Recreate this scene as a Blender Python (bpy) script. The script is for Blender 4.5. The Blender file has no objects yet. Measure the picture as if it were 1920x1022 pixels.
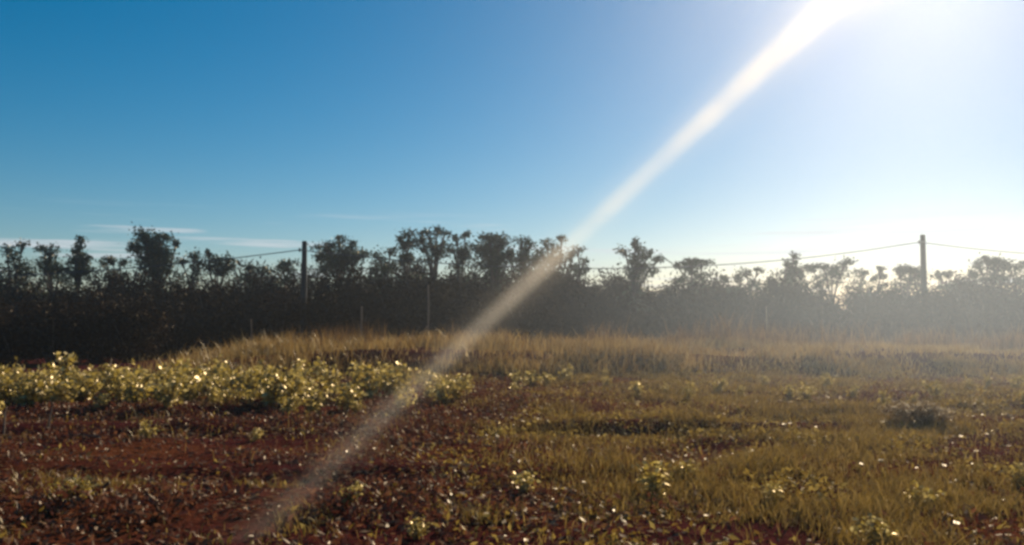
import bpy, math
import numpy as np
from mathutils import Vector

R = math.radians
rng = np.random.default_rng(11)
scene = bpy.context.scene
col = scene.collection

# ------------------------------------------------------------------ camera
PW, PH, FPX, HZ, EYE = 1920.0, 1022.0, 1663.0, 600.0, 1.5
PITCH = math.atan((HZ - PH / 2) / FPX)
cam_data = bpy.data.cameras.new('camera')
cam_data.sensor_width = 36.0
cam_data.lens = FPX / PW * 36.0
cam_data.clip_start, cam_data.clip_end = 0.05, 3000.0
cam = bpy.data.objects.new('camera', cam_data)
cam.location = (0, 0, EYE)
cam.rotation_euler = (R(90) + PITCH, 0, 0)
col.objects.link(cam)
scene.camera = cam

# ------------------------------------------------------------------ sky and sun
SUN_AZ, SUN_EL = R(25.0), R(23.6)
sun_dir = Vector((math.sin(SUN_AZ) * math.cos(SUN_EL), math.cos(SUN_AZ) * math.cos(SUN_EL), math.sin(SUN_EL)))
world = bpy.data.worlds.new('World')
scene.world = world
world.use_nodes = True
wn, wl = world.node_tree.nodes, world.node_tree.links
wn.clear()
w_out = wn.new('ShaderNodeOutputWorld')
w_bg = wn.new('ShaderNodeBackground')
w_bg.inputs['Strength'].default_value = 0.056
sky = wn.new('ShaderNodeTexSky')
sky.sky_type = 'NISHITA'
sky.sun_disc = False
sky.sun_elevation = SUN_EL
sky.sun_rotation = SUN_AZ
sky.altitude = 300
sky.air_density = 1.0
sky.dust_density = 0.37
sky.ozone_density = 3.5
hs = wn.new('ShaderNodeHueSaturation')
hs.inputs['Saturation'].default_value = 1.5
hs.inputs['Hue'].default_value = 0.485
tint = wn.new('ShaderNodeMix'); tint.data_type = 'RGBA'; tint.blend_type = 'MULTIPLY'
tint.inputs['Factor'].default_value = 1.0
tint.inputs['B'].default_value = (1.05, 1.0, 1.0, 1)
wl.new(sky.outputs[0], tint.inputs['A'])
wl.new(tint.outputs['Result'], hs.inputs['Color'])
# thin broken cloud streaks low in the sky, all the way round
w_tc = wn.new('ShaderNodeTexCoord')
w_mp = wn.new('ShaderNodeMapping'); w_mp.inputs['Scale'].default_value = (3.2, 3.2, 70.0); w_mp.inputs['Location'].default_value = (4.3, 2.4, 1.0)
w_nz = wn.new('ShaderNodeTexNoise'); w_nz.inputs['Scale'].default_value = 1.6; w_nz.inputs['Detail'].default_value = 5
w_cr = wn.new('ShaderNodeMapRange'); w_cr.inputs['From Min'].default_value = 0.55; w_cr.inputs['From Max'].default_value = 0.72
w_sp = wn.new('ShaderNodeSeparateXYZ')
w_b1 = wn.new('ShaderNodeMapRange'); w_b1.interpolation_type = 'SMOOTHSTEP'
w_b1.inputs['From Min'].default_value = 0.125; w_b1.inputs['From Max'].default_value = 0.095
w_ml = wn.new('ShaderNodeMath'); w_ml.operation = 'MULTIPLY'
w_m2 = wn.new('ShaderNodeMath'); w_m2.operation = 'MULTIPLY'; w_m2.inputs[1].default_value = 0.85
w_mx = wn.new('ShaderNodeMix'); w_mx.data_type = 'RGBA'
w_mx.inputs['B'].default_value = (9.0, 9.6, 10.2, 1)
wl.new(w_tc.outputs['Generated'], w_mp.inputs[0]); wl.new(w_mp.outputs[0], w_nz.inputs['Vector'])
wl.new(w_nz.outputs['Fac'], w_cr.inputs['Value']); wl.new(w_tc.outputs['Generated'], w_sp.inputs[0])
wl.new(w_sp.outputs['Z'], w_b1.inputs['Value'])
wl.new(w_cr.outputs[0], w_ml.inputs[0]); wl.new(w_b1.outputs[0], w_ml.inputs[1]); wl.new(w_ml.outputs[0], w_m2.inputs[0])
wl.new(w_m2.outputs[0], w_mx.inputs['Factor']); wl.new(hs.outputs[0], w_mx.inputs['A'])
wl.new(w_mx.outputs['Result'], w_bg.inputs['Color'])
wl.new(w_bg.outputs[0], w_out.inputs['Surface'])

sun_data = bpy.data.lights.new('sun', 'SUN')
sun_data.energy = 5.0
sun_data.angle = R(0.5)
sun_data.color = (1.0, 0.85, 0.64)
sun = bpy.data.objects.new('sun', sun_data)
sun.rotation_euler = (-sun_dir).to_track_quat('-Z', 'Y').to_euler()
sun.location = (20, 30, 30)
col.objects.link(sun)

scene.view_settings.view_transform = 'Standard'
scene.view_settings.look = 'None'
scene.view_settings.exposure = 0.35
scene.view_settings.gamma = 1.0
scene.view_settings.use_curve_mapping = False
scene.render.engine = 'CYCLES'
scene.cycles.use_denoising = True
scene.cycles.max_bounces = 6
scene.cycles.volume_bounces = 1
scene.cycles.filter_width = 3.0
scene.cycles.sample_clamp_indirect = 4.0

# ------------------------------------------------------------------ helpers
def at(px, py, Y):
    """Point at depth Y (metres ahead) seen at photo pixel px, py."""
    a = math.atan((PH / 2 - py) / FPX) + PITCH
    k = Y / math.cos(a) * math.cos(a - PITCH)
    return Vector(((px - PW / 2) / FPX * k, Y, EYE + Y * math.tan(a)))

def hash_noise(x, y, s, seed):
    """Smooth value noise on numpy arrays, about -1..1."""
    x = np.asarray(x, float) / s + seed * 17.31
    y = np.asarray(y, float) / s - seed * 9.77
    xi, yi = np.floor(x), np.floor(y)
    fx, fy = x - xi, y - yi
    fx, fy = fx * fx * (3 - 2 * fx), fy * fy * (3 - 2 * fy)
    def h(a, b):
        v = np.sin(a * 127.1 + b * 311.7 + seed * 74.7) * 43758.5453
        return (v - np.floor(v)) * 2 - 1
    return (h(xi, yi) * (1 - fx) + h(xi + 1, yi) * fx) * (1 - fy) + (h(xi, yi + 1) * (1 - fx) + h(xi + 1, yi + 1) * fx) * fy

def sstep(a, b, v):
    t = np.clip((np.asarray(v, float) - a) / (b - a), 0, 1)
    return t * t * (3 - 2 * t)

def ground_z(x, y):
    x, y = np.asarray(x, float), np.asarray(y, float)
    near = 1 - sstep(60, 110, y)
    z = 0.10 * hash_noise(x, y, 6.0, 1) + 0.05 * hash_noise(x, y, 1.7, 2) + 0.022 * hash_noise(x, y, 0.55, 3) * near
    # the grassy bank across the middle of the field, missing on the far left
    bx = sstep(-11.0, -7.0, x) * (0.75 + 0.25 * hash_noise(x, y, 5.0, 5))
    c = 25.5 + 0.9 * hash_noise(x, x * 0, 7.0, 6)
    prof = sstep(c - 3.0, c - 0.6, y) * (1 - 0.6 * sstep(c + 2, c + 9, y))
    z = z + 0.72 * bx * prof
    # shallow wheel ruts crossing the field
    for (y0, sl, w, d) in ((12.3, 0.06, 0.35, 0.13), (14.1, 0.05, 0.40, 0.10), (8.6, -0.05, 0.3, 0.07)):
        cc = y0 + sl * x + 0.25 * hash_noise(x, x * 0, 4.0, 7)
        d = d * sstep(-0.3, 0.5, hash_noise(x, y * 0.3, 3.1, 8 + w))
        z = z - d * np.exp(-((y - cc) / w) ** 2) + 0.5 * d * np.exp(-((y - cc - 2.0 * w) / w) ** 2)
    return z

def gz(x, y):
    return float(ground_z(np.array([x]), np.array([y]))[0])

def link_mesh(name, me, mat, parent=None):
    o = bpy.data.objects.new(name, me)
    if mat is not None and not me.materials:
        me.materials.append(mat)
    col.objects.link(o)
    o.parent = parent
    return o

def np_mesh(name, verts, faces):
    """verts (N,3); faces (M,k) all of the same size."""
    me = bpy.data.meshes.new(name)
    verts = np.asarray(verts, np.float32); faces = np.asarray(faces, np.int32)
    me.vertices.add(len(verts)); me.vertices.foreach_set('co', verts.ravel())
    m, k = faces.shape
    me.loops.add(m * k); me.loops.foreach_set('vertex_index', faces.ravel())
    me.polygons.add(m); me.polygons.foreach_set('loop_start', np.arange(0, m * k, k, dtype=np.int32))
    me.update(calc_edges=True)
    return me

def tag(o, label=None, cat=None, group=None, kind=None):
    if label: o['label'] = label
    if cat: o['category'] = cat
    if group: o['group'] = group
    if kind: o['kind'] = kind
    return o

def empty(name, loc):
    o = bpy.data.objects.new(name, None)
    o.location = loc
    col.objects.link(o)
    return o

def unit(v):
    return v / np.maximum(np.linalg.norm(v, axis=-1, keepdims=True), 1e-9)

def leaf_cloud(pts, size, aspect=0.5, droop=0.2, r=rng, up=None):
    """One folded four-cornered leaf per point; returns verts, tri faces."""
    n = len(pts)
    d = r.normal(size=(n, 3)); d[:, 2] = d[:, 2] * 0.8 - droop
    if up is not None:
        d = d * (1 - up) + np.array([0, 0, 1.0]) * up
    d = unit(d)
    s = unit(np.cross(d, r.normal(size=(n, 3))))
    nrm = np.cross(d, s)
    L = size * r.uniform(0.6, 1.35, (n, 1)); W = L * aspect
    p0 = pts; p2 = pts + d * L
    mid = pts + d * L * 0.45 + nrm * L * r.uniform(-0.10, 0.10, (n, 1))
    v = np.stack([p0, mid + s * W * .5 - nrm * L * .06, p2, mid - s * W * .5 - nrm * L * .06], 1).reshape(-1, 3)
    b = np.arange(n)[:, None] * 4
    f = np.concatenate([b + [0, 1, 2], b + [0, 2, 3]], 0)
    return v, f

def blades(pts, h, w, lean, r=rng):
    """Bent grass blades (5 corners, 3 triangles each)."""
    n = len(pts)
    a = r.uniform(0, 2 * np.pi, n)
    side = np.stack([np.cos(a), np.sin(a), 0 * a], 1)
    b = r.uniform(0, 2 * np.pi, n)
    ln = np.stack([np.cos(b), np.sin(b), 0 * b], 1) * (lean * r.uniform(0.2, 1.0, n))[:, None]
    H = (h * r.uniform(0.45, 1.15, n))[:, None]
    W = (w * r.uniform(0.6, 1.3, n))[:, None]
    up = np.array([0, 0, 1.0])
    m = pts + up * H * 0.55 + ln * H * 0.30
    t = pts + up * H * 0.95 + ln * H
    v = np.stack([pts - side * W * .5, pts + side * W * .5, m - side * W * .4, m + side * W * .4, t], 1).reshape(-1, 3)
    k = np.arange(n)[:, None] * 5
    f = np.concatenate([k + [0, 1, 3], k + [0, 3, 2], k + [2, 3, 4]], 0)
    return v, f

def tube(path, radii, sides=6):
    """Closed tapered tube along a list of points; returns verts, quad faces (caps as degenerate-free fans)."""
    P = [Vector(p) for p in path]
    V, F = [], []
    for i, p in enumerate(P):
        t = (P[min(i + 1, len(P) - 1)] - P[max(i - 1, 0)]).normalized()
        a = t.cross(Vector((0.31, 0.95, 0.05))).normalized()
        b = t.cross(a).normalized()
        for k in range(sides):
            q = 2 * math.pi * k / sides
            V.append(p + (a * math.cos(q) + b * math.sin(q)) * radii[i])
    for i in range(len(P) - 1):
        for k in range(sides):
            k2 = (k + 1) % sides
            F.append((i * sides + k, i * sides + k2, (i + 1) * sides + k2, (i + 1) * sides + k))
    F.append(tuple(range(sides - 1, -1, -1)))
    F.append(tuple(range((len(P) - 1) * sides, len(P) * sides)))
    return V, F

class MB:
    def __init__(self): self.v, self.f = [], []
    def add(self, vf):
        o = len(self.v); self.v += [tuple(p) for p in vf[0]]
        self.f += [tuple(i + o for i in q) for q in vf[1]]
        return self
    def mesh(self, name):
        me = bpy.data.meshes.new(name); me.from_pydata(self.v, [], self.f); me.update()
        return me

# ------------------------------------------------------------------ materials
def new_mat(name):
    m = bpy.data.materials.new(name); m.use_nodes = True
    m.node_tree.nodes.clear()
    return m, m.node_tree.nodes, m.node_tree.links

def leaf_mat(name, cols, translucent=0.35, gloss=0.08, rough=0.35, sheen=(1, 0.92, 0.78)):
    m, n, l = new_mat(name)
    out = n.new('ShaderNodeOutputMaterial')
    geo = n.new('ShaderNodeNewGeometry')
    ramp = n.new('ShaderNodeValToRGB')
    ramp.color_ramp.interpolation = 'LINEAR'
    el = ramp.color_ramp.elements
    while len(el) < len(cols): el.new(0.5)
    for i, c in enumerate(cols):
        el[i].position = i / max(1, len(cols) - 1); el[i].color = (*c, 1)
    l.new(geo.outputs['Random Per Island'], ramp.inputs[0])
    dif = n.new('ShaderNodeBsdfDiffuse'); tr = n.new('ShaderNodeBsdfTranslucent'); gl = n.new('ShaderNodeBsdfGlossy')
    gl.inputs['Roughness'].default_value = rough
    gl.inputs['Color'].default_value = (*sheen, 1)
    l.new(ramp.outputs[0], dif.inputs['Color']); l.new(ramp.outputs[0], tr.inputs['Color'])
    m1 = n.new('ShaderNodeMixShader'); m1.inputs[0].default_value = translucent
    l.new(dif.outputs[0], m1.inputs[1]); l.new(tr.outputs[0], m1.inputs[2])
    m2 = n.new('ShaderNodeMixShader'); m2.inputs[0].default_value = gloss
    l.new(m1.outputs[0], m2.inputs[1]); l.new(gl.outputs[0], m2.inputs[2])
    l.new(m2.outputs[0], out.inputs['Surface'])
    return m

def rough_mat(name, c1, c2, scale=4.0, rough=0.9, bump=0.3, stretch=(1, 1, 1)):
    m, n, l = new_mat(name)
    out = n.new('ShaderNodeOutputMaterial'); p = n.new('ShaderNodeBsdfPrincipled')
    tc = n.new('ShaderNodeTexCoord'); mp = n.new('ShaderNodeMapping'); mp.inputs['Scale'].default_value = stretch
    nz = n.new('ShaderNodeTexNoise'); nz.inputs['Scale'].default_value = scale; nz.inputs['Detail'].default_value = 6
    rp = n.new('ShaderNodeValToRGB')
    rp.color_ramp.elements[0].position = 0.3; rp.color_ramp.elements[1].position = 0.7
    rp.color_ramp.elements[0].color = (*c1, 1); rp.color_ramp.elements[1].color = (*c2, 1)
    bp = n.new('ShaderNodeBump'); bp.inputs['Strength'].default_value = bump; bp.inputs['Distance'].default_value = 0.03
    l.new(tc.outputs['Object'], mp.inputs[0]); l.new(mp.outputs[0], nz.inputs['Vector'])
    l.new(nz.outputs['Fac'], rp.inputs[0]); l.new(rp.outputs[0], p.inputs['Base Color'])
    l.new(nz.outputs['Fac'], bp.inputs['Height']); l.new(bp.outputs[0], p.inputs['Normal'])
    p.inputs['Roughness'].default_value = rough
    l.new(p.outputs[0], out.inputs['Surface'])
    return m

def soil_mat():
    m, n, l = new_mat('red_soil')
    out = n.new('ShaderNodeOutputMaterial'); p = n.new('ShaderNodeBsdfPrincipled')
    tc = n.new('ShaderNodeTexCoord')
    def noise(s, d):
        z = n.new('ShaderNodeTexNoise'); z.inputs['Scale'].default_value = s; z.inputs['Detail'].default_value = d
        l.new(tc.outputs['Object'], z.inputs['Vector']); return z
    n1, n2, n3 = noise(0.35, 4), noise(3.5, 8), noise(22, 6)
    r1 = n.new('ShaderNodeValToRGB')
    r1.color_ramp.elements[0].position = 0.30; r1.color_ramp.elements[1].position = 0.72
    r1.color_ramp.elements[0].color = (0.042, 0.010, 0.011, 1); r1.color_ramp.elements[1].color = (0.075, 0.020, 0.018, 1)
    l.new(n2.outputs['Fac'], r1.inputs[0])
    r2 = n.new('ShaderNodeValToRGB')
    r2.color_ramp.elements[0].position = 0.47; r2.color_ramp.elements[1].position = 0.66
    l.new(n1.outputs['Fac'], r2.inputs[0])
    mx = n.new('ShaderNodeMix'); mx.data_type = 'RGBA'
    mx.inputs['B'].default_value = (0.11, 0.036, 0.016, 1)
    l.new(r2.outputs[0], mx.inputs['Factor']); l.new(r1.outputs[0], mx.inputs['A'])
    l.new(mx.outputs['Result'], p.inputs['Base Color'])
    ad = n.new('ShaderNodeMath'); ad.operation = 'MULTIPLY_ADD'; ad.inputs[1].default_value = 0.35
    l.new(n3.outputs['Fac'], ad.inputs[0]); l.new(n2.outputs['Fac'], ad.inputs[2])
    bp = n.new('ShaderNodeBump'); bp.inputs['Strength'].default_value = 0.9; bp.inputs['Distance'].default_value = 0.06
    l.new(ad.outputs[0], bp.inputs['Height']); l.new(bp.outputs[0], p.inputs['Normal'])
    p.inputs['Roughness'].default_value = 0.95
    p.inputs['Specular IOR Level'].default_value = 0.0
    l.new(p.outputs[0], out.inputs['Surface'])
    return m

M = dict(
    soil=soil_mat(),
    bark=rough_mat('grey_brown_bark', (0.05, 0.035, 0.028), (0.12, 0.09, 0.07), 9, 0.95, 0.6, (1, 1, 0.3)),
    pole=rough_mat('weathered_pole', (0.018, 0.017, 0.018), (0.04, 0.036, 0.036), 6, 0.85, 0.3, (1, 1, 0.2)),
    post=rough_mat('pale_dry_wood', (0.14, 0.09, 0.06), (0.24, 0.16, 0.11), 8, 0.9, 0.4, (1, 1, 0.2)),
    wire=rough_mat('dull_wire', (0.05, 0.05, 0.055), (0.08, 0.08, 0.085), 3, 0.5, 0.0),
    porcelain=rough_mat('brown_insulator', (0.05, 0.03, 0.025), (0.08, 0.05, 0.04), 3, 0.3, 0.0),
    tree_leaf=leaf_mat('tree_leaf', [(0.022, 0.035, 0.018), (0.035, 0.055, 0.025), (0.060, 0.075, 0.032)], 0.20, 0.05, 0.45),
    thicket_leaf=leaf_mat('thicket_leaf', [(0.018, 0.009, 0.005), (0.030, 0.015, 0.007), (0.055, 0.032, 0.013)], 0.08, 0.01, 0.5),
    weed_leaf=leaf_mat('weed_leaf', [(0.15, 0.105, 0.016), (0.34, 0.245, 0.045), (0.58, 0.46, 0.18)], 0.64, 0.14, 0.42, (1, 0.84, 0.55)),
    dry_leaf=leaf_mat('dry_leaf', [(0.10, 0.036, 0.014), (0.17, 0.075, 0.030), (0.32, 0.20, 0.10)], 0.30, 0.06, 0.42),
    straw=leaf_mat('straw', [(0.18, 0.095, 0.025), (0.31, 0.19, 0.055), (0.44, 0.31, 0.12)], 0.45, 0.05, 0.4),
    brown_grass=leaf_mat('brown_grass', [(0.09, 0.042, 0.014), (0.15, 0.078, 0.024), (0.24, 0.14, 0.05)], 0.45, 0.03, 0.5),
    cover_brown=leaf_mat('cover_brown', [(0.05, 0.013, 0.009), (0.11, 0.034, 0.018), (0.20, 0.085, 0.04)], 0.4, 0.04, 0.5),
    cover_olive=leaf_mat('cover_olive', [(0.13, 0.070, 0.014), (0.24, 0.155, 0.028), (0.36, 0.26, 0.07)], 0.5, 0.04, 0.5),
    field_grass=leaf_mat('field_grass', [(0.125, 0.070, 0.014), (0.23, 0.145, 0.030), (0.36, 0.24, 0.075)], 0.45, 0.05, 0.4),
)

# ------------------------------------------------------------------ ground, one sheet to the horizon
def ground():
    xs = np.concatenate([-np.geomspace(620, 22, 26), np.linspace(-20, 20, 301), np.geomspace(22, 620, 26)])
    ys = np.concatenate([-np.geomspace(620, 6, 22), np.linspace(-5, 3, 20), np.linspace(3.2, 32, 240), np.linspace(33, 110, 60), np.geomspace(115, 620, 20)])
    X, Y = np.meshgrid(xs, ys)
    Z = ground_z(X, Y)
    v = np.stack([X, Y, Z], -1).reshape(-1, 3)
    nx, ny = len(xs), len(ys)
    i = (np.arange(ny - 1)[:, None] * nx + np.arange(nx - 1)[None]).ravel()
    f = np.stack([i, i + 1, i + nx + 1, i + nx], 1)
    me = np_mesh('ground', v, f)
    me.polygons.foreach_set('use_smooth', np.ones(len(f), bool))
    tag(link_mesh('ground', me, M['soil']), 'dark red brown bare soil of the dry field', kind='structure')
ground()

def on_ground(x, y):
    return np.stack([x, y, ground_z(x, y)], 1)

def view_scatter(n, y0, y1, r=rng, margin=1.12, power=1.0):
    """Points spread over the wedge of ground that the camera looks across."""
    y = (r.uniform(0, 1, n) * (y1 ** power - y0 ** power) + y0 ** power) ** (1 / power)
    x = r.uniform(-1, 1, n) * y * (PW / 2 / FPX) * margin + r.normal(size=n) * 0.3
    return x, y

# ------------------------------------------------------------------ utility poles and wires
def pole(px, py, label, POLE_Y=45.0):
    t = at(px, py, POLE_Y)
    base = gz(t.x, POLE_Y)
    root = empty('utility_pole', (t.x, POLE_Y, base))
    H = t.z - base
    m = MB().add(tube([(0, 0, -0.4), (0, 0, H * 0.5), (0, 0, H - 0.03), (0, 0, H)], [0.19 * POLE_Y / 50, 0.165 * POLE_Y / 50, 0.14 * POLE_Y / 50, 0.11 * POLE_Y / 50], 12))
    link_mesh('shaft', m.mesh('pole_shaft'), M['pole'], root)
    zi = H - 0.38
    m = MB().add(tube([(-0.20, -0.0, zi), (-0.145, 0, zi)], [0.025, 0.025], 8))
    m.add(tube([(-0.20, 0, zi - 0.08), (-0.20, 0, zi - 0.03), (-0.20, 0, zi + 0.02), (-0.20, 0, zi + 0.08)], [0.03, 0.055, 0.035, 0.045], 10))
    link_mesh('insulator', m.mesh('insulator'), M['porcelain'], root)
    m = MB().add(tube([(0, 0, zi - 0.05), (0, 0, zi + 0.05)], [0.156 * POLE_Y / 50, 0.156 * POLE_Y / 50], 12))
    link_mesh('clamp_band', m.mesh('clamp_band'), M['wire'], root)
    tag(root, label, 'pole', 'utility poles behind the field')
    return Vector((t.x - 0.20, POLE_Y, base + zi))
PA = pole(571, 452, 'dark utility pole rising from the thicket left of the light shaft', 37.5)
PB = pole(1730, 440, 'dark slim utility pole standing clear above the hazy trees on the right')
def wire(a, b, sag, label):
    pts = []
    for i in range(41):
        t = i / 40
        p = a.lerp(b, t); p.z -= sag * 4 * t * (1 - t)
        pts.append(p)
    o = link_mesh('overhead_wire', MB().add(tube(pts, [0.020] * 41, 6)).mesh('overhead_wire'), M['wire'])
    tag(o, label, 'wire', 'overhead wires')
span = PB - PA
wire(PA, PB, 1.05, 'thin overhead wire sagging between the two utility poles')
wire(PA - span, PA, 0.95, 'thin overhead wire running left from the left utility pole')
wire(PB, PB + span, 1.0, 'thin overhead wire running right from the right utility pole')

# ------------------------------------------------------------------ trees of the skyline
def crown_points(clumps, dens, r):
    out = []
    for (c, rx, rz) in clumps:
        ry = max(rx, rz) * 0.9
        nsub = max(5, int(11 * (rx * rz) ** 0.5 + 3))
        sub = unit(r.normal(size=(nsub, 3))) * (r.uniform(0, 1, (nsub, 1)) ** 0.45)
        n = max(140, int(dens * rx * rz))
        k = r.integers(0, nsub, n)
        p = sub[k] * 0.82 + r.normal(size=(n, 3)) * 0.26 * r.uniform(0.5, 1.7, (nsub, 1))[k]
        out.append(np.array(c) + p * np.array([rx, ry, rz]))
    return np.concatenate(out)

def tree(label, base_px, Y, clumps, dens=900, seed=0, lean=0.0, group='trees along the skyline', cat='tree', leaf=0.145, thick=1.0):
    r = np.random.default_rng(1000 + seed)
    bx = at(base_px, HZ, Y).x
    b = Vector((bx, Y, gz(bx, Y)))
    root = empty('tree', b)
    C = []
    for (px, py, rx, ry) in clumps:
        p = at(px, py, Y)
        s = Y / FPX
        C.append((np.array([p.x - b.x, r.uniform(-0.7, 0.7), p.z - b.z]), rx * s * 1.08, ry * s * 1.3))
    top = max(c[0][2] for c in C)
    mean = sum((c[0] for c in C), np.zeros(3)) / len(C)
    fork = Vector((mean[0] * 0.55, 0, top * 0.50))
    m = MB()
    r0 = 0.045 + 0.016 * top
    r0 *= thick
    mid = Vector((fork.x * 0.3 + r.normal() * 0.08, r.normal() * 0.08, fork.z * 0.5))
    m.add(tube([(0, 0, -0.25), (0, 0, 0.05), mid, fork], [r0 * 1.5, r0 * 1.15, r0 * 0.9, r0 * 0.75], 7))
    for (c, rx, rz) in C:
        e = Vector(c)
        k = fork.lerp(e, 0.5) + Vector((r.normal() * 0.12, r.normal() * 0.12, 0.12))
        m.add(tube([fork - Vector((0, 0, 0.1)), k, e], [r0 * 0.6, r0 * 0.4, r0 * 0.2], 5))
        for q in range(4):
            d = Vector(unit(r.normal(size=3))); d = Vector((d.x * rx, d.y * rx, d.z * rz)) * 0.85
            m.add(tube([k.lerp(e, 0.6), e + d * 0.5, e + d], [r0 * 0.22, r0 * 0.13, r0 * 0.05], 4))
    link_mesh('trunk', m.mesh('trunk'), M['bark'], root)
    fill = []
    for (c, rx, rz) in C:
        for t in (0.35,):
            q = c * (1 - t) + np.array(fork) * t + r.normal(size=3) * 0.12
            fill.append((q, rx * r.uniform(1.0, 1.5), rz * r.uniform(1.0, 1.5)))
    for q in range(5):
        z_ = fork.z * r.uniform(0.75, 1.15)
        fill.append((np.array([fork.x + r.normal() * 0.75, r.normal() * 0.5, z_]), r.uniform(0.5, 0.95), r.uniform(0.35, 0.6)))
    pts = np.concatenate([crown_points(C, dens * 1.5, r), crown_points(fill, dens * 0.28, r)])
    v, f = leaf_cloud(pts, leaf, 0.55, 0.2, r)
    link_mesh('crown', np_mesh('crown', v, f), M['tree_leaf'], root)
    tag(root, label, cat, group)
    return root

T = [
 ('sparse clumped tree at the far left edge of the skyline', 24, 47, [(12,470,17,10),(40,460,11,8),(28,490,20,13),(0,505,18,14),(50,510,16,12)], 800),
 ('flat topped small tree second from the left edge', 105, 47, [(80,467,17,8),(105,470,17,9),(95,490,22,12),(80,508,16,12),(122,505,12,14)], 800),
 ('narrow tree leaning right with a pointed crown tip, near the left edge', 140, 46, [(157,449,8,7),(150,464,13,9),(143,482,20,13),(164,490,12,9),(138,508,26,15)], 1100),
 ('tiny bushy treetop in the gap left of the rounded crown', 212, 48, [(215,486,15,8),(235,492,14,8),(200,496,14,9)], 900),
 ('tall rounded dark crown tree, highest on the left of the skyline', 292, 46, [(283,445,20,12),(307,450,22,11),(262,463,14,13),(290,470,32,18),(328,455,8,7),(285,495,34,20),(318,478,14,14)], 1300),
 ('small dark treetop under the wire, right of the rounded crown', 372, 46, [(371,482,11,9),(366,496,18,11),(345,492,12,8)], 1000),
 ('small spiky treetop just below the wire left of the left pole', 402, 47, [(394,474,5,6),(402,488,20,11),(430,488,9,8),(412,503,24,14)], 900),
 ('low thin treetop between the spiky treetop and the left pole', 455, 48, [(443,496,13,9),(466,498,10,8),(490,505,18,8)], 900),
 ('tiny bush top touching the left side of the left pole', 548, 47, [(548,496,18,8),(528,503,16,8)], 900),
 ('broad bushy tree just right of the left pole', 635, 47, [(640,452,13,7),(660,460,10,8),(620,466,26,9),(648,474,32,13),(605,480,20,12),(680,475,10,9),(640,498,44,18)], 1300),
 ('low flat tree between the broad bushy tree and the twin clumps', 722, 47, [(735,471,13,6),(708,478,14,7),(722,490,26,12),(700,500,14,10)], 900),
 ('tree with a starry clump, left one of the twin clumps', 768, 46, [(766,438,14,9),(752,448,9,6),(775,452,14,10),(760,463,8,7)], 1000),
 ('tall tree with loose open clumps, highest left of the shaft', 812, 46, [(803,438,15,9),(818,430,9,7),(835,442,13,8),(808,455,17,9),(790,448,8,6),(830,458,11,8)], 1000),
 ('slim branchy treetop between the loose tall tree and the dense dome', 862, 46.5, [(872,438,9,5),(858,448,10,6),(848,464,16,8),(868,472,20,14)], 800),
 ('dense dome shaped tree just left of the light shaft', 922, 46, [(918,447,20,9),(935,458,24,12),(900,462,22,14),(925,480,40,19),(955,476,12,13)], 1500),
 ('dark mushroom shaped tree right of the dense dome', 985, 46, [(980,452,16,6),(993,459,10,8),(985,468,13,10),(978,486,14,12),(1000,490,14,10)], 1100),
 ('thin tree with two dark tufts where the shaft crosses the skyline', 1035, 46.5, [(1052,447,10,6),(1024,456,14,6),(1035,468,19,8),(1015,478,14,9),(1040,488,22,12)], 900),
 ('pale small treetop just right of the shaft', 1085, 47, [(1084,467,13,6),(1072,478,12,8),(1098,488,10,7)], 800),
 ('lone open tree with bare trunk leaning right of the shaft', 1174, 44, [(1172,470,13,8),(1190,456,6,9),(1200,464,12,8),(1218,474,14,8),(1236,486,13,5),(1196,480,16,7),(1205,494,14,5),(1185,490,9,5)], 1000),
 ('flat topped small tree with bare stems right of the lone open tree', 1300, 46, [(1292,488,20,6),(1315,492,19,7),(1300,500,28,9),(1272,496,10,6)], 1000),
 ('small low treetop midway between the shaft and the right pole', 1408, 47, [(1400,512,13,8),(1418,510,13,6),(1380,520,13,8),(1362,521,14,8)], 900),
 ('loose hazy tree with a fine raised tip below the wire', 1482, 47, [(1487,484,11,8),(1470,495,12,8),(1500,496,12,8),(1485,507,26,10)], 800),
 ('rounded hazy tree left of the right pole', 1570, 47, [(1577,495,17,8),(1550,498,15,7),(1562,508,30,11),(1525,502,14,9)], 900),
 ('tiny hazy treetop in the dip left of the right pole', 1642, 48, [(1648,505,8,4),(1622,512,18,7),(1660,515,12,6)], 900),
 ('low rounded hazy bush crown touching the right pole', 1698, 46, [(1702,503,20,8),(1682,512,18,9),(1715,514,16,10)], 1100),
 ('tiny hazy treetop just right of the right pole', 1785, 47, [(1785,512,14,5),(1762,516,12,7),(1810,516,14,7)], 900),
 ('broad flat hazy tree near the right edge', 1855, 46, [(1842,487,20,7),(1870,488,20,6),(1826,498,14,9),(1858,501,30,11),(1890,496,9,7)], 1100),
 ('low hazy tree cut by the right edge of the picture', 1915, 46, [(1910,504,20,9),(1935,500,20,10)], 1100),
]
for i, (lab, bp, Y, cl, dn) in enumerate(T):
    tree(lab, bp, Y, cl, dn, seed=i)

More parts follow.
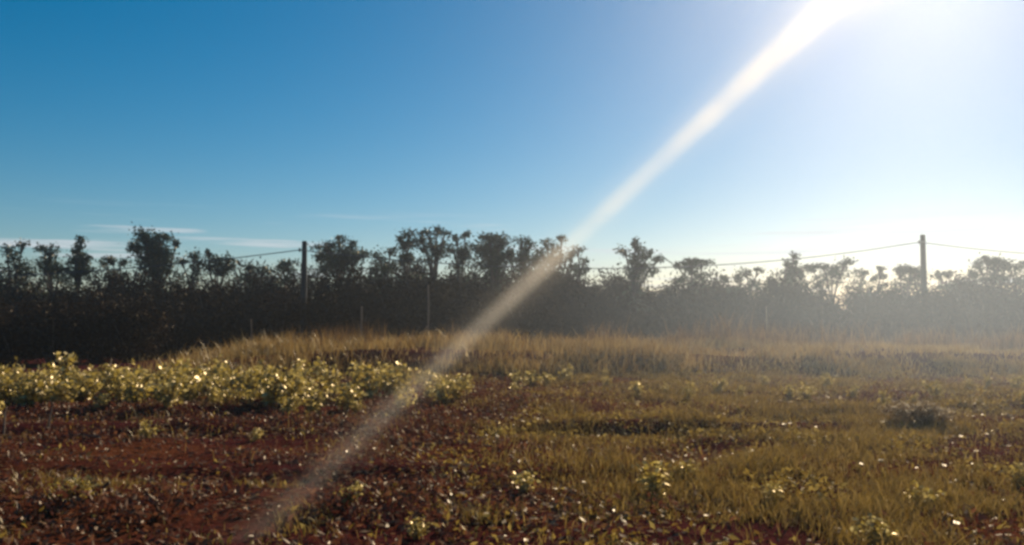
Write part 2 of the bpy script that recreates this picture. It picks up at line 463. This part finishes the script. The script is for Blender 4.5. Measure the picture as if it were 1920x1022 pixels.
# ------------------------------------------------------------------ thicket below the skyline: shrubs in two rows
def shrub_variant(k):
    r = np.random.default_rng(300 + k)
    H, Wd = 1.0, 1.0                                   # unit shrub, scaled per copy
    m = MB()
    tips = []
    for q in range(9):
        a = r.uniform(0, 2 * math.pi); s = r.uniform(0.1, 0.42)
        tip = Vector((math.cos(a) * s, math.sin(a) * s, r.uniform(0.55, 0.9)))
        m.add(tube([(0.03 * math.cos(a), 0.03 * math.sin(a), -0.06), tip * 0.5 + Vector((0, 0, 0.06)), tip], [0.014, 0.010, 0.004], 5))
        tips.append(np.array(tip))
    nsub = 90
    sub = unit(r.normal(size=(nsub, 3))) * (r.uniform(0, 1, (nsub, 1)) ** 0.4)
    sub = sub * np.array([0.50, 0.50, 0.50]) + np.array([0, 0, 0.50])
    n = 5200
    kk = r.integers(0, nsub, n)
    p = sub[kk] + r.normal(size=(n, 3)) * 0.065
    p[:, 2] = np.clip(p[:, 2], 0.03, 1.08)
    v, f = leaf_cloud(p, 0.050, 0.55, 0.2, r)
    return m.mesh('stems'), np_mesh('foliage', v, f)
SH = [shrub_variant(k) for k in range(5)]
for a, b in SH:
    a.materials.append(M['bark']); b.materials.append(M['thicket_leaf'])
def shrub(px, top_py, Y, wm, label, group, k, rz, name='shrub'):
    p = at(px, top_py, Y)
    z0 = gz(p.x, Y)
    root = empty(name, (p.x, Y, z0))
    h = p.z - z0
    root.rotation_euler = (0, 0, rz); root.scale = (wm, wm * 0.9, h)
    st, fo = SH[k % 5]
    link_mesh('stems', st, None, root); fol = link_mesh('foliage', fo, None, root)
    tag(root, label, 'shrub', group)
    return fol
r = np.random.default_rng(5)
k = 0
GAPS = [(18, 520), (110, 548), (225, 508), (395, 540), (520, 512), (835, 512), (1130, 520), (1252, 545), (1365, 530), (1440, 525), (1645, 532), (1785, 530)]   # places where the sky shows through the thicket
for (x0, x1, lab) in ((-70, 560, 'dark dense shrub of the thicket left of the left pole'),
                      (590, 1060, 'dark brown shrub of the thicket between the left pole and the shaft'),
                      (1070, 1720, 'hazy grey shrub of the thicket between the shaft and the right pole'),
                      (1750, 2000, 'hazy grey shrub of the thicket right of the right pole')):
    for (Y, step, lo, hi) in ((48.5, 58, 478, 524), (43.5, 76, 498, 545), (39.0, 98, 530, 575)):
        for px in np.arange(x0, x1, step):
            k += 1
            xx = px + r.uniform(-18, 18)
            extra = 14 if xx > 1100 else 0
            top = r.uniform(lo, hi) + extra
            for (gx, gy) in GAPS:
                if abs(xx - gx) < 44: top = max(top, gy - 10 + r.uniform(-5, 6))
            shrub(xx, top, Y + r.uniform(-1.2, 1.2), r.uniform(2.3, 4.6), lab, lab.replace('shrub', 'shrubs'), k, r.uniform(0, 6))

for px in np.arange(-40, 300, 72):
    k += 1
    shrub(px + r.uniform(-15, 15), r.uniform(556, 590), 31.5 + r.uniform(-1, 1.5), r.uniform(2.6, 3.4), 'dark low shrub at the thicket foot behind the left end of the bright row', 'dark low shrubs behind the bright row', k, r.uniform(0, 6))

# ------------------------------------------------------------------ pale fence posts standing before the thicket
def post(px, top, bot, Y, w, label, lean=0.0):
    a = at(px, top, Y); zb = min(at(px, bot, Y).z, gz(a.x, Y))
    r2 = np.random.default_rng(int(px))
    root_z = gz(a.x, Y)
    H = a.z - root_z
    m = MB().add(tube([(0, 0, -0.3), (lean * .3, 0, H * 0.3), (lean * .7 + 0.01, 0.01, H * 0.7), (lean, 0, H - 0.015), (lean, 0, H)], [w * 1.05, w, w * 0.97, w * 0.93, w * 0.7], 9))
    o = link_mesh('fence_post', m.mesh('fence_post'), M['post'])
    o.location = (a.x, Y, root_z)
    tag(o, label, 'post', 'fence posts before the thicket')
post(803, 534, 590, 33, 0.04, 'pale upright fence post in front of the thicket under the dense dome tree')
post(676, 574, 612, 31, 0.04, 'short pinkish wooden post standing in the dry grass right of the left pole', 0.04)
post(472, 598, 625, 29, 0.025, 'small pale stake at the left end of the dry grass bank', -0.02)
post(1437, 575, 640, 32, 0.03, 'faint pale post in the haze midway between the shaft and the right pole')

# ------------------------------------------------------------------ grass
def grass(name, x, y, h, w, lean, mat, label, seed):
    r = np.random.default_rng(seed)
    p = on_ground(x, y)
    v, f = blades(p, h, w, lean, r)
    tag(link_mesh(name, np_mesh(name, v, f), mat), label, 'grass', kind='stuff')

# tall dry grass along the bank
r = np.random.default_rng(21)
x, y = view_scatter(90000, 22.5, 36, r)
dn = sstep(-11.5, -8.0, x + 0.06 * (y - 25)) * (0.25 + 0.75 * sstep(-0.2, 0.45, hash_noise(x, y, 1.3, 31)))
k = r.uniform(0, 1, len(x)) < dn
x, y = x[k], y[k]
hh = 0.42 + 0.22 * hash_noise(x, y, 2.8, 32) + 0.20 * hash_noise(x, y, 0.8, 33) + (r.uniform(0, 1, len(x)) < 0.03) * 0.25
grass('dry_grass', x, y, np.clip(hh * (1 - 0.45 * sstep(2, 10, x)), 0.07, 1), 0.020, 0.75, M['straw'], 'tall straw coloured dry grass growing along the bank below the thicket', 22)

# taller brown grass between the bank and the thicket
r = np.random.default_rng(35)
x, y = view_scatter(52000, 28, 40, r)
dn = sstep(-10.5, -6.0, x + 0.1 * (y - 28)) * sstep(-0.25, 0.5, hash_noise(x, y, 1.5, 36) + 0.4 * hash_noise(x, y, 0.5, 37))
k = r.uniform(0, 1, len(x)) < dn
x, y = x[k], y[k]
hh = 0.75 + 0.40 * hash_noise(x, y, 3.0, 38) + 0.35 * hash_noise(x, y, 0.7, 39)
grass('tall_grass', x, y, np.clip(hh, 0.15, 1.7), 0.022, 0.45, M['brown_grass'], 'tall brown seeding grass standing between the bank and the thicket', 36)

# short olive grass over the field, thickest on the right
r = np.random.default_rng(23)
x, y = view_scatter(260000, 4.5, 24, r, power=1.6)
px = x / y
dn = (0.05 + 0.95 * sstep(-0.12, 0.22, px + 0.12 * hash_noise(x, y, 2.2, 41))) * (0.06 + 0.94 * sstep(-0.15, 0.5, hash_noise(x, y, 0.9, 42) + 0.3 * hash_noise(x, y, 2.6, 45)))
dn = np.maximum(dn, 0.55 * sstep(0.25, 0.6, hash_noise(x, y, 0.7, 43)) * (y < 9))
k = r.uniform(0, 1, len(x)) < dn
x, y = x[k], y[k]
hh = 0.14 + 0.11 * hash_noise(x, y, 0.8, 44) + (r.uniform(0, 1, len(x)) < 0.02) * 0.14
grass('field_grass', x, y, np.clip(hh, 0.03, 1), 0.010, 0.9, M['field_grass'], 'short olive and tan grass growing over the right of the field', 24)

# ------------------------------------------------------------------ fallen leaves and straw litter on the soil
r = np.random.default_rng(25)
x, y = view_scatter(42000, 4.5, 17, r, power=1.5)
dn = 0.10 + 0.9 * sstep(0.0, 0.5, hash_noise(x, y, 0.8, 51) + 0.35 * hash_noise(x, y, 0.25, 52))
k = r.uniform(0, 1, len(x)) < dn * (1 - 0.6 * sstep(0.05, 0.3, x / y))
p = on_ground(x[k], y[k]); p[:, 2] += r.uniform(0.004, 0.05, len(p))
d = r.normal(size=(len(p), 3))
v, f = leaf_cloud(p, 0.075, 0.55, 0.0, r)
c = np.repeat(p, 4, 0); v = c + (v - c) * np.array([1, 1, 0.45])
tag(link_mesh('leaf_litter', np_mesh('leaf_litter', v, f), M['dry_leaf']), 'dry curled leaves and straw littering the red soil', 'leaf litter', kind='stuff')

# ------------------------------------------------------------------ creeping ground cover, brown on the left, olive on the right
def cover(name, n, seed, mask, mat, label, size):
    r = np.random.default_rng(seed)
    x, y = view_scatter(n, 4.3, 24, r, power=1.45)
    cl = hash_noise(x, y, 1.1, seed) + 0.7 * hash_noise(x, y, 0.35, seed + 1)
    k = r.uniform(0, 1, n) < mask(x, y) * (0.16 + 0.84 * sstep(-0.25, 0.65, cl))
    x, y, cl = x[k], y[k], cl[k]
    p = on_ground(x, y)
    p[:, 2] += r.uniform(0, 1, len(p)) * (0.02 + 0.13 * sstep(0.1, 1.0, cl))
    v, f = leaf_cloud(p, size, 0.42, -0.15, r)
    tag(link_mesh(name, np_mesh(name, v, f), mat), label, 'ground cover', kind='stuff')
cover('brown_ground_cover', 170000, 71, lambda x, y: 1 - 0.8 * sstep(-0.05, 0.25, x / y), M['cover_brown'], 'withered reddish brown creeping plants over the left of the field', 0.07)
cover('olive_ground_cover', 150000, 73, lambda x, y: 0.06 + 0.94 * sstep(-0.10, 0.20, x / y + 0.10 * hash_noise(x, y, 2.0, 75)), M['cover_olive'], 'yellowish olive creeping plants over the right of the field', 0.065)

# ------------------------------------------------------------------ low leafy weeds: the bright row and single plants
def weed_variant(k, n=240, leaf=0.098):
    r = np.random.default_rng(600 + k)
    m = MB(); P = []
    for q in range(7):
        a = r.uniform(0, 2 * math.pi); s = r.uniform(0.05, 0.36)
        tip = Vector((math.cos(a) * s, math.sin(a) * s, r.uniform(0.30, 0.62)))
        m.add(tube([(0.01 * math.cos(a), 0.01 * math.sin(a), -0.05), tip * 0.5 + Vector((0, 0, 0.07)), tip], [0.008, 0.006, 0.003], 5))
        for t in r.uniform(0.15, 1.0, n // 7):
            P.append(np.array(tip) * t + r.normal(size=3) * np.array([0.07, 0.07, 0.04]))
    P = np.array(P); P[:, 2] = np.maximum(P[:, 2], 0.02)
    v, f = leaf_cloud(P, leaf, 0.6, 0.05, r)
    a, b = m.mesh('stems'), np_mesh('leaves', v, f)
    a.materials.append(M['bark']); b.materials.append(M['weed_leaf'])
    return a, b
WV = [weed_variant(k) for k in range(6)]
def weed(x, y, s, label, group, k, rz, sz=1.0):
    root = empty('weed', (x, y, gz(x, y)))
    root.scale = (s, s, s * sz); root.rotation_euler = (0, 0, rz)
    st, lv = WV[k % 6]
    link_mesh('stems', st, None, root); link_mesh('leaves', lv, None, root)
    tag(root, label, 'weed', group)
r = np.random.default_rng(27)
k = 0
for row in range(6):
    for px in np.arange(-40, 1180, 36):
        k += 1
        Y = 14.4 + row * 1.0 + r.uniform(-0.7, 0.7) + 0.7 * math.sin(px / 190.0) + max(0, px - 560) * 0.008
        X = (px + r.uniform(-20, 20) - 960) / FPX * Y
        keep = 0.98 - 0.93 * float(sstep(380, 1180, px)) + 0.25 * hash_noise(np.array([X]), np.array([Y]), 1.2, 61)[0]
        if r.uniform() > keep: continue
        weed(X, Y, r.uniform(0.45, 1.15) * (1 - 0.25 * float(sstep(600, 1100, px))), 'low leafy weed glinting in the bright row below the dark thicket', 'glinting weeds of the bright row', k, r.uniform(0, 6), r.uniform(0.7, 1.15))
for px in np.arange(1150, 1940, 46):
    k += 1
    Y = 18.0 + r.uniform(-2.5, 2.0)
    X = (px + r.uniform(-20, 20) - 960) / FPX * Y
    weed(X, Y, r.uniform(0.35, 0.6), 'dull leafy weed scattered in the haze along the row right of the shaft', 'hazy weeds right of the shaft', k, r.uniform(0, 6))
singles = [
 (1225, 905, 0.62, 'yellow green leafy weed in the right foreground, largest of the low clumps'),
 (1275, 885, 0.45, 'small yellow green weed just right of the largest low clump'),
 (985, 905, 0.45, 'rounded dry weed tuft alone on the brown soil in the centre foreground'),
 (930, 810, 0.40, 'small glinting weed on the dark patch right of the shaft'),
 (785, 985, 0.32, 'tiny bright glinting plant at the bottom edge left of centre'),
 (655, 935, 0.40, 'flat pale weed beside the lower end of the shaft'),
 (280, 815, 0.45, 'small glinting weed on the dark soil below the bright row'),
 (480, 815, 0.35, 'tiny glinting weed on the dark soil left of the shaft'),
 (150, 935, 0.50, 'low brown leafy weed in the left foreground'),
 (1725, 935, 0.45, 'bright glinting weed in the right foreground beside short grass'),
 (1900, 895, 0.45, 'pale weed at the right edge of the foreground'),
 (1640, 1000, 0.45, 'pale leafy weed at the bottom right of the foreground'),
 (1440, 925, 0.40, 'small green weed midway along the right foreground'),
]
for i, (px, py, s, lab) in enumerate(singles):
    Y = EYE * FPX / (py - HZ)
    weed((px - 960) / FPX * Y, Y, s, lab, 'single weeds on the open soil', i, i * 1.3, 0.8)

# dark round shrub in the hazy right of the field
SY = 13.5
bush = shrub(1722, 752, 13.6, 1.1, 'dark rounded low shrub standing alone in the hazy grass on the right', None, 2, 0.4, 'low_shrub')

bush.material_slots[0].link = 'OBJECT'; bush.material_slots[0].material = M['brown_grass']

# ------------------------------------------------------------------ sticks
def stick(name, pts, w, label):
    m = MB().add(tube(pts, [w, w * 0.9, w * 0.75][:len(pts)], 6))
    tag(link_mesh(name, m.mesh(name), M['post']), label, 'stick')
def gp(px, py):
    Y = EYE * FPX / (py - HZ); x = (px - 960) / FPX * Y
    return Vector((x, Y, gz(x, Y)))
a = gp(14, 815); stick('stake', [a - Vector((0, 0, .1)), a + Vector((.01, 0, .2)), a + Vector((.0, .02, .34))], 0.014, 'pale short stake upright in dark soil at the left edge')
a = gp(98, 805); stick('stake', [a - Vector((0, 0, .1)), a + Vector((.01, 0, .2)), a + Vector((.03, .02, .36))], 0.013, 'pale thin stake standing just above the lying branch on the left')
a, b = gp(120, 818), gp(200, 820); z = Vector((0, 0, 0.03)); stick('fallen_branch', [a + z, (a + b) / 2 + z * 1.8, b + z], 0.020, 'pale straight branch lying on the dark soil at left')

# ------------------------------------------------------------------ light streak added as a volume, and the haze
def vol_mat(name, colour, dens, g):
    m, n, l = new_mat(name)
    out = n.new('ShaderNodeOutputMaterial'); v = n.new('ShaderNodeVolumePrincipled')
    v.inputs['Color'].default_value = (*colour, 1)
    v.inputs['Density'].default_value = dens
    v.inputs['Anisotropy'].default_value = g
    l.new(v.outputs[0], out.inputs['Volume'])
    return m
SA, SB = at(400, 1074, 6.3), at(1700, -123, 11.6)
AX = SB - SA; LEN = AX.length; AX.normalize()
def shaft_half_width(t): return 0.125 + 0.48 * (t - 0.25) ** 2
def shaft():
    """One straight light streak shaped as a volume: densest on its axis, fading to nothing at its skin and thinner at the low end."""
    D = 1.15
    m = vol_mat('streak_volume', (0.99, 0.90, 0.77), D, 0.46)
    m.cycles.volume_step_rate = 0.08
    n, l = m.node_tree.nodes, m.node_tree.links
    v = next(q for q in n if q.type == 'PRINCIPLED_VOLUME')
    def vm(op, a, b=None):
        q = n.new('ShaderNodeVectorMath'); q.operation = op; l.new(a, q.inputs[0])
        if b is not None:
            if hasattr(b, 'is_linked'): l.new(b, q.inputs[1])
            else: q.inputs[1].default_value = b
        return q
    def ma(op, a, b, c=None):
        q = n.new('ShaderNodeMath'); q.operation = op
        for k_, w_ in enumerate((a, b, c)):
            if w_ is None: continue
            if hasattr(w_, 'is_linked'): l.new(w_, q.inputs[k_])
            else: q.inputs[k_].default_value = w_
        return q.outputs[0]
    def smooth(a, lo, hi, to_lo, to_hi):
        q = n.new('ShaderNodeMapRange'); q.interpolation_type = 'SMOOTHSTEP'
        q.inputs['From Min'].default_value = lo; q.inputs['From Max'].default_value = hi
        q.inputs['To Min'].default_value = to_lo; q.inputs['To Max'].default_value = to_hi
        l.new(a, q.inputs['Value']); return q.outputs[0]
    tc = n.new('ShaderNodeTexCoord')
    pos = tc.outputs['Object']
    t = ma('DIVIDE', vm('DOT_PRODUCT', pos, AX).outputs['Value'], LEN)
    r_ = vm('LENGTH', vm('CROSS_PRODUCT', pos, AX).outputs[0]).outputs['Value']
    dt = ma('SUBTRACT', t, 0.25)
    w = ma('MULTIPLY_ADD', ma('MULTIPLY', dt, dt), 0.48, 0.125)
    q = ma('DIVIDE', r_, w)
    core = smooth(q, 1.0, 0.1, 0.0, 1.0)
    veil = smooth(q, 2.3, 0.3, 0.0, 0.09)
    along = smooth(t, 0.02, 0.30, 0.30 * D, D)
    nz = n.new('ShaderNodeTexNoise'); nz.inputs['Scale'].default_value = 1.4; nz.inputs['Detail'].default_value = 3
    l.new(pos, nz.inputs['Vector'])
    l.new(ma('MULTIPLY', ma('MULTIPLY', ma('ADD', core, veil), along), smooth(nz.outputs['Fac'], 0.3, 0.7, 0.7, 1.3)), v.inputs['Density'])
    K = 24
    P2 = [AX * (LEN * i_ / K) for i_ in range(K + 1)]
    o = link_mesh('light_streak', MB().add(tube(P2, [2.35 * shaft_half_width(i_ / K) for i_ in range(K + 1)], 20)).mesh('light_streak'), m)
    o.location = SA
    tag(o, 'straight slanting light streak, built as a volume, crossing the field and sky', 'light streak', kind='stuff')
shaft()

# pale volume added to veil the right of the field: thickest at the ground, thinning to nothing at its edges
def haze_veil():
    cx, cy, cz, hx, hy, hz = 12.0, 19.5, 1.3, 17.5, 19.0, 3.7
    V, F = [], []
    NU, NV = 28, 12
    for j in range(NV + 1):
        a = math.pi * j / NV - math.pi / 2
        for i in range(NU):
            b = 2 * math.pi * i / NU
            q = 1 + 0.06 * math.sin(3 * b + 2 * a) + 0.05 * math.sin(5 * b - a)
            V.append((math.cos(a) * math.cos(b) * hx * q, math.cos(a) * math.sin(b) * hy * q, math.sin(a) * hz))
    for j in range(NV):
        for i in range(NU):
            i2 = (i + 1) % NU
            F.append((j * NU + i, j * NU + i2, (j + 1) * NU + i2, (j + 1) * NU + i))
    m = vol_mat('veil_air', (0.72, 0.85, 1.0), VEIL_DENSITY, 0.68)
    n, l = m.node_tree.nodes, m.node_tree.links
    v = next(q for q in n if q.type == 'PRINCIPLED_VOLUME')
    tc = n.new('ShaderNodeTexCoord')
    mp = n.new('ShaderNodeVectorMath'); mp.operation = 'DIVIDE'; mp.inputs[1].default_value = (hx, hy, hz)
    l.new(tc.outputs['Object'], mp.inputs[0])
    ln = n.new('ShaderNodeVectorMath'); ln.operation = 'LENGTH'; l.new(mp.outputs[0], ln.inputs[0])
    fr = n.new('ShaderNodeMapRange'); fr.interpolation_type = 'SMOOTHSTEP'
    fr.inputs['From Min'].default_value = 0.97; fr.inputs['From Max'].default_value = 0.15
    fr.inputs['To Min'].default_value = 0.0; fr.inputs['To Max'].default_value = VEIL_DENSITY
    l.new(ln.outputs['Value'], fr.inputs['Value'])
    l.new(fr.outputs[0], v.inputs['Density'])
    me = bpy.data.meshes.new('haze_veil'); me.from_pydata(V, [], F); me.update()
    o = link_mesh('haze_veil', me, m); o.location = (cx, cy, cz)
    tag(o, 'pale milky veil lying low over the right of the field', 'light streak', kind='stuff')
VEIL_DENSITY = 0.0048
haze_veil()

def haze():
    X, Y0, Y1, Z0, Z1 = 640, -640, 640, -3.2, 7.8
    v = [(x, y, z) for x in (-X, X) for y in (Y0, Y1) for z in (Z0, Z1)]
    f = [(0, 1, 3, 2), (4, 6, 7, 5), (0, 4, 5, 1), (2, 3, 7, 6), (0, 2, 6, 4), (1, 5, 7, 3)]
    me = bpy.data.meshes.new('haze'); me.from_pydata(v, [], f); me.update()
    tag(link_mesh('haze', me, vol_mat('haze_air', (0.88, 0.93, 1.0), 0.0011, 0.84)), 'pale dusty haze hanging over the field', 'haze', kind='stuff')
haze()
